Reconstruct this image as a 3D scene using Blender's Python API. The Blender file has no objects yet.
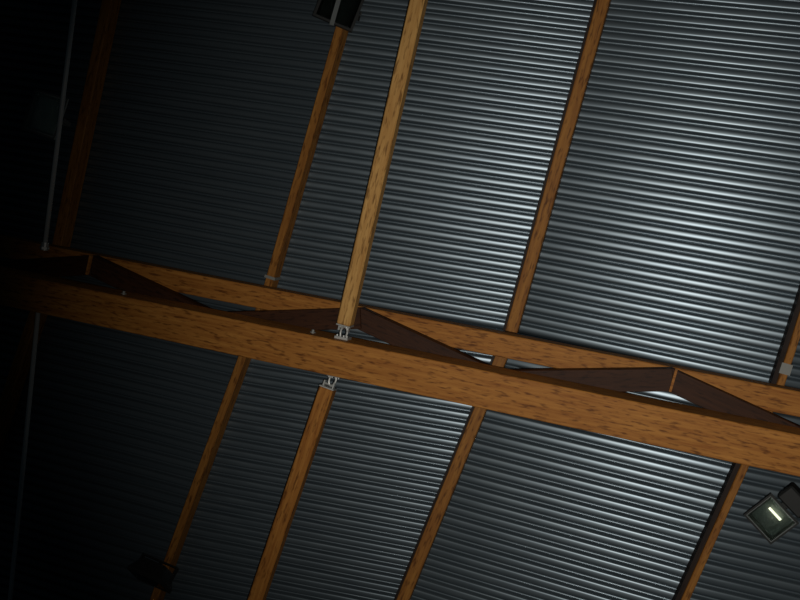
import bpy, bmesh, math, random
from mathutils import Vector, Matrix

random.seed(4)
C = bpy.context.scene.collection
V = Vector

# ---------------------------------------------------------------- frame
# The roof is laid out in a frame whose z axis runs square to the pitched roof
# (x along the truss); PITCH turns that frame so that world -z is plumb.
F = 870.0
PITCH = math.radians(38)
W = Matrix.Translation((0, 0, 1.6)) @ Matrix.Rotation(-PITCH, 4, 'X')
R = Matrix(((0.9568, -0.1677, 0.2377), (0.1823, 0.9824, -0.0405), (-0.2267, 0.0821, 0.9705)))
PLUMB = V((0, math.sin(PITCH), -math.cos(PITCH)))        # straight down, in the roof frame

# ---------------------------------------------------------------- camera
cam = bpy.data.cameras.new('camera'); cam.lens = F / 800 * 36; cam.sensor_width = 36
cam.clip_start = 0.05
camo = bpy.data.objects.new('camera', cam); C.objects.link(camo)
right, down, fwd = V(R[0]).normalized(), V(R[1]), V(R[2]).normalized()
back = -fwd; up = back.cross(right).normalized()
right = up.cross(back)
M = Matrix((right, up, back)).transposed().to_4x4()
camo.matrix_world = W @ M
bpy.context.scene.camera = camo

# ---------------------------------------------------------------- world, lamps, exposure
sc = bpy.context.scene
sc.view_settings.view_transform = 'Standard'; sc.view_settings.look = 'None'
sc.view_settings.gamma = 1; sc.view_settings.use_curve_mapping = False
sc.view_settings.exposure = 0.0
wd = bpy.data.worlds.new('night'); sc.world = wd; wd.use_nodes = True
wd.node_tree.nodes['Background'].inputs[0].default_value = (0.5, 0.8, 1.0, 1)
wd.node_tree.nodes['Background'].inputs[1].default_value = 0.0028


def spot(name, pos, aim, power, size, blend, radius, col):
    l = bpy.data.lights.new(name, 'SPOT'); l.energy = power; l.spot_size = math.radians(size)
    l.spot_blend = blend; l.shadow_soft_size = radius; l.color = col
    o = bpy.data.objects.new(name, l); C.objects.link(o)
    p, a = W @ V(pos), W @ V(aim)
    o.matrix_world = Matrix.Translation(p) @ (a - p).to_track_quat('-Z', 'Y').to_matrix().to_4x4()
    return o


spot('flash', (0.07, 0.05, 0.0), (0.15, 0.3, 7.0), 655, 79, 1.0, 0.02, (1.0, 0.94, 0.86))

# ---------------------------------------------------------------- materials


def nodes(name):
    m = bpy.data.materials.new(name); m.use_nodes = True
    nt = m.node_tree; b = nt.nodes['Principled BSDF']
    return m, nt, b


def wood(name, light, dark, rough=0.6):
    m, nt, b = nodes(name); N, L = nt.nodes, nt.links
    tc = N.new('ShaderNodeTexCoord'); oi = N.new('ShaderNodeObjectInfo')
    ml = N.new('ShaderNodeMath'); ml.operation = 'MULTIPLY'; ml.inputs[1].default_value = 37
    L.new(oi.outputs['Random'], ml.inputs[0])
    ad = N.new('ShaderNodeVectorMath'); ad.operation = 'ADD'
    L.new(tc.outputs['Object'], ad.inputs[0]); L.new(ml.outputs[0], ad.inputs[1])
    mp = N.new('ShaderNodeMapping'); mp.inputs['Scale'].default_value = (1.6, 26, 26)
    L.new(ad.outputs[0], mp.inputs[0])
    n1 = N.new('ShaderNodeTexNoise'); n1.inputs['Scale'].default_value = 1.3
    n1.inputs['Detail'].default_value = 6; n1.inputs['Roughness'].default_value = 0.65
    L.new(mp.outputs[0], n1.inputs['Vector'])
    # knots and dashes of darker grain
    mp2 = N.new('ShaderNodeMapping'); mp2.inputs['Scale'].default_value = (9, 44, 44)
    L.new(ad.outputs[0], mp2.inputs[0])
    n2 = N.new('ShaderNodeTexNoise'); n2.inputs['Scale'].default_value = 1.2; n2.inputs['Detail'].default_value = 2
    L.new(mp2.outputs[0], n2.inputs['Vector'])
    r2 = N.new('ShaderNodeValToRGB'); r2.color_ramp.elements[0].position = 0.3
    r2.color_ramp.elements[1].position = 0.47
    r2.color_ramp.elements[0].color = (0.42, 0.36, 0.3, 1); r2.color_ramp.elements[1].color = (1, 1, 1, 1)
    L.new(n2.outputs['Fac'], r2.inputs[0])
    r1 = N.new('ShaderNodeValToRGB'); r1.color_ramp.elements[0].position = 0.32; r1.color_ramp.elements[1].position = 0.66
    r1.color_ramp.elements[0].color = (*dark, 1); r1.color_ramp.elements[1].color = (*light, 1)
    L.new(n1.outputs['Fac'], r1.inputs[0])
    mx = N.new('ShaderNodeMix'); mx.data_type = 'RGBA'; mx.blend_type = 'MULTIPLY'; mx.inputs[0].default_value = 1
    L.new(r1.outputs[0], mx.inputs[6]); L.new(r2.outputs[0], mx.inputs[7])
    L.new(mx.outputs[2], b.inputs['Base Color'])
    b.inputs['Roughness'].default_value = rough
    b.inputs['Specular IOR Level'].default_value = 0.25
    bp = N.new('ShaderNodeBump'); bp.inputs['Strength'].default_value = 0.25; bp.inputs['Distance'].default_value = 0.004
    L.new(n1.outputs['Fac'], bp.inputs['Height']); L.new(bp.outputs[0], b.inputs['Normal'])
    return m


def plain(name, col, rough=0.5, metal=0.0):
    m, nt, b = nodes(name); N, L = nt.nodes, nt.links
    n = N.new('ShaderNodeTexNoise'); n.inputs['Scale'].default_value = 22
    r = N.new('ShaderNodeValToRGB')
    r.color_ramp.elements[0].color = (*[c * .8 for c in col], 1); r.color_ramp.elements[1].color = (*[min(1, c * 1.15) for c in col], 1)
    L.new(n.outputs['Fac'], r.inputs[0]); L.new(r.outputs[0], b.inputs['Base Color'])
    b.inputs['Roughness'].default_value = rough; b.inputs['Metallic'].default_value = metal
    return m


def deck_mat():
    m, nt, b = nodes('galvanised_sheet'); N, L = nt.nodes, nt.links
    tc = N.new('ShaderNodeTexCoord'); oi = N.new('ShaderNodeObjectInfo')
    mp = N.new('ShaderNodeMapping'); mp.inputs['Scale'].default_value = (1.2, 26, 26)
    L.new(tc.outputs['Object'], mp.inputs[0])
    n = N.new('ShaderNodeTexNoise'); n.inputs['Scale'].default_value = 1.0; n.inputs['Detail'].default_value = 4
    L.new(mp.outputs[0], n.inputs['Vector'])
    r = N.new('ShaderNodeValToRGB'); r.color_ramp.elements[0].position = .3; r.color_ramp.elements[1].position = .7
    r.color_ramp.elements[0].color = (0.13, 0.17, 0.20, 1); r.color_ramp.elements[1].color = (0.17, 0.215, 0.245, 1)
    L.new(n.outputs['Fac'], r.inputs[0]); L.new(r.outputs[0], b.inputs['Base Color'])
    b.inputs['Metallic'].default_value = 0.6
    rr = N.new('ShaderNodeMapRange'); rr.inputs[3].default_value = 0.29; rr.inputs[4].default_value = 0.37
    L.new(n.outputs['Fac'], rr.inputs[0]); L.new(rr.outputs[0], b.inputs['Roughness'])
    return m


WOOD = wood('pine_glulam', (0.56, 0.245, 0.05), (0.34, 0.12, 0.02))
WOOD_RAFTER = wood('rafter_pine', (0.46, 0.205, 0.04), (0.28, 0.105, 0.02))
WOOD_STRUT = wood('pale_pine', (0.78, 0.46, 0.15), (0.52, 0.26, 0.07))
WOOD_DARK = wood('pine_in_shade', (0.062, 0.022, 0.008), (0.034, 0.012, 0.005))  # shade on the web boards is put into this dark tone
ZINC = plain('weathered_zinc', (0.3, 0.31, 0.29), 0.6, 0.3)
SIDE_SHADE = wood('side_shade_black', (0.03, 0.017, 0.012), (0.017, 0.01, 0.008))  # near-black colour standing in for shade beside the rafters
STEEL = plain('galvanised_steel', (0.62, 0.64, 0.62), 0.45, 0.6)
PIPE = plain('zinc_pipe', (0.8, 0.85, 0.85), 0.5, 0.2)
BLACK = plain('black_enamel', (0.018, 0.02, 0.02), 0.5)
GREY = plain('grey_enamel', (0.16, 0.18, 0.18), 0.5)
PALE = plain('pale_enamel', (0.55, 0.6, 0.58), 0.5)
REFLECT = plain('lamp_reflector', (0.30, 0.34, 0.33), 0.5, 0.1)
DECK = deck_mat()


def tube_mat():
    m, nt, b = nodes('flash_glint')
    b.inputs['Base Color'].default_value = (0.9, 0.88, 0.75, 1)
    b.inputs['Emission Color'].default_value = (1.0, 0.93, 0.66, 1); b.inputs['Emission Strength'].default_value = 1.6  # glow imitates the flash reflected in the floodlight
    return m


TUBE = tube_mat()


def glass_mat():
    m, nt, b = nodes('lamp_glass')
    b.inputs['Base Color'].default_value = (0.8, 0.9, 0.88, 1)
    b.inputs['Transmission Weight'].default_value = 1; b.inputs['Roughness'].default_value = 0.05; b.inputs['IOR'].default_value = 1.05
    return m


GLASS = glass_mat()

# ---------------------------------------------------------------- helpers


def px(x, y, z):
    """the point of the roof frame that stands at height z along the line of sight through (x, y)"""
    d = R.transposed() @ V(((x - 400) / F, (y - 300) / F, 1))
    return d * (z / d.z)


def empty(name, M):
    o = bpy.data.objects.new(name, None); o.empty_display_size = .1
    C.objects.link(o); o.matrix_basis = M; return o


def link(name, bm, mat, M, parent=None, smooth=False):
    bmesh.ops.recalc_face_normals(bm, faces=bm.faces)
    me = bpy.data.meshes.new(name); bm.to_mesh(me); bm.free()
    for m in (mat if isinstance(mat, (list, tuple)) else [mat]): me.materials.append(m)
    if smooth:
        for p in me.polygons: p.use_smooth = True
    o = bpy.data.objects.new(name, me); C.objects.link(o)
    if parent:
        o.parent = parent
        # parents here are at most two deep
        PM = parent.matrix_basis.copy()
        if parent.parent: PM = parent.parent.matrix_basis @ PM
        o.matrix_basis = PM.inverted() @ M
    else:
        o.matrix_basis = M
    return o


def tag(o, label=None, cat=None, group=None, kind=None):
    for k, v in (('label', label), ('category', cat), ('group', group), ('kind', kind)):
        if v: o[k] = v
    return o


def frame(p0, p1, upv):
    """matrix of a member in the roof frame: x along it, z away from the viewer (upv), origin at p0; and its length"""
    d = (p1 - p0); ln = d.length; d.normalize()
    n = (upv - d * upv.dot(d)).normalized(); w = n.cross(d)
    M = Matrix((d, w, n)).transposed().to_4x4(); M.translation = p0
    return W @ M, ln


def box_bm(x0, x1, y0, y1, z0, z1, bevel=0.0, bm=None, seg=1):
    b2 = bmesh.new()
    r = bmesh.ops.create_cube(b2, size=1)
    for v in b2.verts:
        v.co = V((x0 + (v.co.x + .5) * (x1 - x0), y0 + (v.co.y + .5) * (y1 - y0), z0 + (v.co.z + .5) * (z1 - z0)))
    if bevel:
        bmesh.ops.bevel(b2, geom=b2.edges[:], offset=bevel, segments=seg, affect='EDGES', profile=.5)
    if bm is None: return b2
    me = bpy.data.meshes.new('tmp'); b2.to_mesh(me); b2.free(); bm.from_mesh(me); bpy.data.meshes.remove(me)
    return bm


def cyl(bm, a, b, r, n=14, r2=None):
    a, b = V(a), V(b); d = b - a
    q = d.to_track_quat('Z', 'Y').to_matrix().to_4x4()
    bmesh.ops.create_cone(bm, cap_ends=True, segments=n, radius1=r, radius2=r if r2 is None else r2, depth=d.length,
                          matrix=Matrix.Translation((a + b) / 2) @ q)
    return bm


def beam(name, p0, p1, w, d, mat, parent=None, upv=V((0, 0, 1)), bevel=.006):
    M, ln = frame(p0, p1, upv)
    return link(name, box_bm(0, ln, -w / 2, w / 2, 0, d, bevel), mat, M, parent)


# ---------------------------------------------------------------- roof lines
H, Y0 = 7.1915, 0.7334
AU, AL = 0.0303, 0.1045
NX = [-7.19, -5.0277, -2.8623, -0.7197, 1.3995, 3.54]
NZ = [0.02, -0.0218, -0.0748, 0.1324, -0.0340, 0.02]
TU = [0.09, 0.0966, 0.1338, 0.0940, 0.0928, 0.09]
TL = [-0.12, -0.1416, -0.1648, -0.1969, -0.2219, -0.245]
RD = 0.15                                                 # rafter depth


def rpt(k, side, t):
    s, a, th = (-1, AU, TU[k]) if side == 'U' else (1, AL, TL[k])
    return V((NX[k] + t * th, Y0 + s * t * math.cos(a), H + NZ[k] - t * math.sin(a)))


# ---------------------------------------------------------------- corrugated roof deck (the setting)
PROFILE = [(0.0, 1.0), (0.115, 0.5), (0.185, 0.15), (0.235, 0.06), (0.30, 0.025), (0.38, 0.005), (0.50, 0.0),
           (0.62, 0.005), (0.70, 0.025), (0.765, 0.06), (0.815, 0.15), (0.885, 0.5)]
RIB = 0.05


def deck(k, side, length, pitch, skew):
    bm = bmesh.new()
    nseg = 10
    n = int(length / pitch)
    rows = []
    for i in range(n):
        for ph, hgt in PROFILE:
            t = (i + ph) * pitch
            row = []
            for j in range(nseg + 1):
                u = j / nseg
                tt = t + skew * (u - .5)
                p = rpt(k, side, tt) * (1 - u) + rpt(k + 1, side, tt) * u
                row.append(bm.verts.new(p + V((0, 0, RD + .001 + RIB * hgt))))
            rows.append(row)
    for a, b in zip(rows, rows[1:]):
        for j in range(nseg):
            bm.faces.new((a[j], a[j + 1], b[j + 1], b[j]))
    o = link('ceiling', bm, DECK, W, smooth=True)
    tag(o, kind='structure')
    return o


SK = {(2, 'U'): .03, (3, 'U'): -.03, (2, 'L'): -.06, (3, 'L'): .01}
for k in range(5):
    for side, pitch in (('U', (.080, .081, .0855, .0925, .094)[k]), ('L', (.083, .083, .0845, .0965, .097)[k])):
        deck(k, side, 4.8 if side == 'U' else 4.4, pitch, SK.get((k, side), 0))

# ---------------------------------------------------------------- rafters
RL = {
    (1, 'U'): 'wide brown timber rafter at far left beside the long grey pipe, above the truss',
    (2, 'U'): 'thin brown rafter above the truss with a black floodlight at its top',
    (3, 'U'): 'orange brown rafter above the truss, right of the pale hanging tie timber',
    (4, 'U'): 'short visible rafter at right edge above the truss with a pale steel hanger',
    (1, 'L'): 'dark rafter at far left below the truss beside the lower grey pipe',
    (2, 'L'): 'dim brown rafter below the truss running down to a dark floodlight',
    (3, 'L'): 'orange brown rafter below the truss, right of the hanging tie timber',
    (4, 'L'): 'dark reddish rafter below the truss, left of the grey floodlight',
}
for (k, side), lab in RL.items():
    t0 = 0.02
    p0, p1 = rpt(k, side, t0), rpt(k, side, 4.6 if side == 'U' else 4.2)
    M, ln = frame(p0, p1, V((0, 0, 1)))
    r = tag(empty('rafter', M), lab, 'rafter', 'timber rafters under the roof sheets')
    beam('timber', p0, p1, {1: .10, 2: .07, 3: .10, 4: .056}[k], RD, WOOD_RAFTER, r)
    if k >= 3:  # added dark strip imitates the shaded left side of the rafter
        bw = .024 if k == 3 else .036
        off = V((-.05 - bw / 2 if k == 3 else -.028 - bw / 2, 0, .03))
        tag(beam('side_shade', p0 + off, p1 + off, bw, RD - .03, SIDE_SHADE, r, bevel=0), 'dark strip for the shade along the left side')
    if side == 'U':
        # folded steel shoe that hangs the rafter's foot on the truss
        ts = {4: .12, 2: .10, 1: .2, 3: .03}[k]
        q0 = rpt(k, side, ts); M2, _ = frame(q0, p1, V((0, 0, 1)))
        hl, hw = (.085, .04) if k == 4 else (.025, .05)
        bm = box_bm(0, hl, -hw, hw, -.004, .0)
        box_bm(0, hl, -hw, -hw + .004, 0, .13, 0, bm); box_bm(0, hl, hw - .004, hw, 0, .13, 0, bm)
        if k in (2, 4):
            tag(link('hanger', bm, ZINC, M2, r), 'pale galvanised steel hanger')
        else:
            bm.free()

# ---------------------------------------------------------------- truss
XA, XB = -7.9, 4.4


def on_chord(x, y, z): return px(x, y, z).y


ZT, DT = 6.89, 0.22
ZB, DB = 6.38, 0.36
yt0 = on_chord(510, 335.5, ZT); yt1 = on_chord(510, 359, ZT)
yb0 = on_chord(510, 376.0, ZB); yb1 = on_chord(510, 414.5, ZB)
yt, yb = (yt0 + yt1) / 2, (yb0 + yb1) / 2
Mt, _ = frame(V((XA, yb, ZB)), V((XB, yb, ZB)), V((0, 0, 1)))
truss = tag(empty('roof_truss', Mt), 'long orange brown timber lattice truss crossing the roof from left to right', 'truss')
beam('top_chord', V((XA, yt, ZT)), V((XB, yt, ZT)), yt1 - yt0, DT, WOOD, truss)
bc = beam('bottom_chord', V((XA, yb, ZB)), V((XB, yb, ZB)), yb1 - yb0, DB, WOOD, truss)
# flat web boards zigzag between the chords
HW = 0.172
zc = 6.75
apex = [px(90, 263, zc).x, px(360, 316, zc).x, px(671, 381, zc).x]
node = [px(217, 314, zc).x, px(501, 383, zc).x, px(828, 449, zc).x]
ya = sum(on_chord(x, y, zc) for x, y in ((90, 263), (360, 316), (671, 384))) / 3
yn = sum(on_chord(x, y, zc) for x, y in ((217, 314), (501, 383), (806, 441))) / 3
apex.append(2 * apex[2] - apex[1]); node = [node[0] - (node[1] - node[0])] + node


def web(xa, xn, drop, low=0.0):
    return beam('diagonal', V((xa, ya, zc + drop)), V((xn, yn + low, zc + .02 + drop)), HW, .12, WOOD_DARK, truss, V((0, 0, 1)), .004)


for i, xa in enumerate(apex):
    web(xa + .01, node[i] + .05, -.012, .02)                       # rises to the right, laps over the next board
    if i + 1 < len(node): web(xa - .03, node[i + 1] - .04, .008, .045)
    if i in (0, 2):  # lighter strip added for the lit end of the board
        bm = box_bm(-.009, .009, -HW * .5, HW * .5, -.03, .0)
        MJ = W @ Matrix.Translation(V((xa + .012, ya, zc - .012))) @ Matrix.Rotation(.08, 4, 'Z')
        tag(link('lit_end_strip', bm, WOOD, MJ, truss), 'thin pale strip for the lit board end at the joint')
# block that packs the raised rafter up from the top chord
for k in (1, 2, 3, 4):
    zz = H + NZ[k]
    if zz - (ZT + DT) > .02:
        link('packing_block', box_bm(NX[k] - .05, NX[k] + .05, yt0 + .01, yt1 - .01, ZT + DT, zz - .002), WOOD_DARK, W, truss)
# bolts through the bottom chord
for bx, by in ((313, 331), (124, 292)):
    p = px(bx, by, ZB + .12); p.y = yb0
    bm = bmesh.new(); cyl(bm, (0, 0, 0), (0, -.03, 0), .012, 8); cyl(bm, (0, -.006, 0), (0, -.012, 0), .024, 16)
    tag(link('bolt', bm, ZINC, W @ Matrix.Translation(p), truss), 'pale bolt end')

# ---------------------------------------------------------------- hanging tie timbers either side of the truss


def strut(label, a, b, w, d, plate_at, mat):
    """timber from a to b (underside centre line); plate_at: where the steel foot meets the chord"""
    M, ln = frame(a, b, V((0, 0, 1)))
    s = tag(empty('tie_timber', M), label, 'timber', 'tie timbers bracketed to the truss')
    beam('timber', a, b, w, d, mat, s, bevel=.008)
    cap = box_bm(-.012, 0, -w * .52, w * .52, 0, d, .002)
    for q in (-1, 1): box_bm(-.055, -.01, q * w * .34 - .006, q * w * .34 + .006, d * .3, d * .7, 0, cap)
    link('end_cap', cap, STEEL, M, s)
    pl = M.inverted() @ (W @ plate_at)                     # foot in the timber's own axes
    L = pl.x
    # eye bolt: a flattened ring and two crossed prongs
    bm = bmesh.new()
    cy, cz = pl.y, d * .5
    ringc = L * .58
    seg, rs = 26, 8
    pts = [V((ringc + .05 * math.cos(2 * math.pi * i / seg), cy * .6 + .027 * math.sin(2 * math.pi * i / seg), cz)) for i in range(seg)]
    for i in range(seg): cyl(bm, pts[i], pts[(i + 1) % seg], .009, rs)
    cyl(bm, (-.03, w * .28, cz), (ringc + .045, cy * .6, cz), .009, rs)
    cyl(bm, (-.03, -w * .28, cz), (ringc + .045, cy * .6, cz), .009, rs)
    cyl(bm, (ringc - .045, cy * .6, cz), (L + .01, cy, cz), .011, rs)
    link('eye_bolt', bm, STEEL, M, s)
    # foot plate lying against the chord, square to the truss
    MP = W @ Matrix.Translation(plate_at + V((0, 0, .06)))
    sg = -1 if plate_at.y < yb else 1
    bm = box_bm(-.055, .055, min(0, sg * .022), max(0, sg * .022), -.055, .055, .002)
    for q in (-.04, -.014, .014, .04): cyl(bm, (q, 0, -.035), (q, sg * .034, -.035), .008, 8)
    link('foot_plate', bm, STEEL, MP, s)
    return s


zs = 6.47
u0 = px(343, 325, zs); u1 = px(417, 0, zs - .1); u1 = u0 + (u1 - u0) * 1.5
pu = px(340.5, 339, zs); pu.y = yb0
strut('pale knotty tie timber above the truss, ending in a bright steel bracket', u0, u1, .112, .11, pu, WOOD_STRUT)
l0 = px(326, 388.5, zs); l1 = px(254, 602, zs - .15); l1 = l0 + (l1 - l0) * 1.5
plw = px(333, 376, zs); plw.y = yb1
strut('orange tie timber below the truss, ending in a bright steel bracket', l0, l1, .118, .11, plw, WOOD)

# ---------------------------------------------------------------- grey pipe at the far left


def pipe(label, a, b, collar):
    d = b - a; M, ln = frame(a, b, V((0, 0, 1)))
    o = tag(empty('conduit_pipe', M), label, 'pipe', 'thin grey pipes across the roof at far left')
    link('tube', cyl(bmesh.new(), (0, 0, 0), (ln, 0, 0), .020, 14), PIPE, M, o, True)
    bm = cyl(bmesh.new(), (-.01, 0, 0), (.06, 0, 0), .032, 14); cyl(bm, (.0, 0, 0), (0.02, 0, 0), .04, 6)
    if collar: link('collar', bm, STEEL, M, o)
    else: bm.free()


zp = 6.66
a = px(44.5, 249, zp); b = px(75, 0, zp - .05); pipe('thin grey pipe at far left above the truss, ending in a small collar', a, a + (b - a) * 1.5, True)
a = px(38.5, 309, zp); b = px(10, 600, zp - .05); pipe('thin grey pipe at far left below the truss', a, a + (b - a) * 1.4, False)

# ---------------------------------------------------------------- floodlights


def floodlight(label, centre, axis, roll, size, mats, mount=None, tube=False, group='floodlights fixed under the roof'):
    """box housing with a glazed front looking along axis; mount = point the stirrup hangs from"""
    axis = axis.normalized(); rx = roll - axis * roll.dot(axis); rx.normalize(); ry = axis.cross(rx)
    M0 = Matrix((rx, ry, axis)).transposed().to_4x4(); M0.translation = centre
    M = W @ M0
    w, h, d = size
    o = tag(empty('floodlight', M), label, 'floodlight', group)
    # housing: tapered tray, open at the front
    bm = bmesh.new()
    rings = [(.62, -d), (.66, -d * 1.0), (1.0, -.02), (1.0, 0), (.88, 0), (.84, -.03), (.5, -d * .8)]
    loops = []
    for s, z in rings:
        loops.append([bm.verts.new((sx * w / 2 * s, sy * h / 2 * s, z)) for sx, sy in ((-1, -1), (1, -1), (1, 1), (-1, 1))])
    for A, B in zip(loops, loops[1:]):
        for i in range(4): bm.faces.new((A[i], A[(i + 1) % 4], B[(i + 1) % 4], B[i]))
    bm.faces.new(loops[0]); bm.faces.new(loops[-1])
    hs = link('housing', bm, mats[0], M, o)
    bm = box_bm(-w * .39, w * .39, -h * .39, h * .39, -.05, -.044)
    link('reflector', bm, mats[1], M, o)
    bm = bmesh.new()
    for sx0, sx1, sy0, sy1 in ((-.5, .5, -.5, -.46), (-.5, .5, .46, .5), (-.5, -.46, -.46, .46), (.46, .5, -.46, .46)):
        box_bm(sx0 * w, sx1 * w, sy0 * h, sy1 * h, .002, .012, 0, bm)
    link('bezel', bm, mats[2], M, o)
    link('front_glass', box_bm(-w * .43, w * .43, -h * .43, h * .43, .003, .008), GLASS, M, o)
    if tube:
        bm = cyl(bmesh.new(), (w * .16, -h * .17, -.02), (w * .16, h * .24, -.02), .009, 12)
        tag(link('glint_tube', bm, TUBE, M, o), 'bright tube for the flash glint')
    # stirrup
    bm = bmesh.new()
    for s in (-1, 1): box_bm(s * w * .53 - .006, s * w * .53 + .006, -.02, .02, -d * 1.25, -.04, 0, bm)
    box_bm(-w * .54, w * .54, -.02, .02, -d * 1.25 - .008, -d * 1.25 + .004, 0, bm)
    link('stirrup', bm, mats[2], M, o)
    if mount is not None:
        mi = M.inverted() @ (W @ mount)
        link('stem', cyl(bmesh.new(), (0, 0, -d * 1.25), mi, .014, 10), mats[2], M, o)
    return o


# grey one near the lower right corner
c = px(771, 519, 6.5)
fl = floodlight('grey square floodlight with a bright flash glint near the lower right corner', c, px(755, 545, 5.9) - c, px(792, 503, 6.46) - c, (.25, .26, .16),
                (GREY, REFLECT, BLACK), px(803, 500, 7.2), True)
MF = fl.matrix_basis @ Matrix.Translation(V((.19, -.01, -.06)))
link('ballast_box', box_bm(-.055, .075, -.10, .10, -.09, .04, .012), BLACK, MF, fl)

# black one at the top of the thin rafter
c = rpt(2, 'U', 2.44) + V((.03, 0, -.2))
fl = floodlight('black floodlight on the thin rafter at the top edge', c, V((.33, -.1, -.9)), V((1, .17, 0)), (.34, .36, .13),
                (BLACK, BLACK, BLACK), rpt(2, 'U', 2.44))
link('strap', box_bm(-.018, .018, -.20, .20, .016, .024), GREY, fl.matrix_basis @ Matrix.Translation((-.02, 0, 0)) @ Matrix.Rotation(.10, 4, 'Z'), fl)
c = rpt(2, 'L', 2.62) + V((-.02, 0, -.2))
floodlight('dark floodlight on the dim rafter near the bottom edge', c, V((-.1, .6, -.5)), V((1, -.1, 0)), (.34, .26, .14),
           (BLACK, BLACK, BLACK), rpt(2, 'L', 2.69))
c = px(45, 114, 6.75)
floodlight('pale grey floodlight left of the long pipe in the dark upper left', c, V((.25, -.15, -1)), V((1, .1, 0)), (.30, .38, .15),
           (PALE, PALE, GREY), px(43, 110, 7.33))
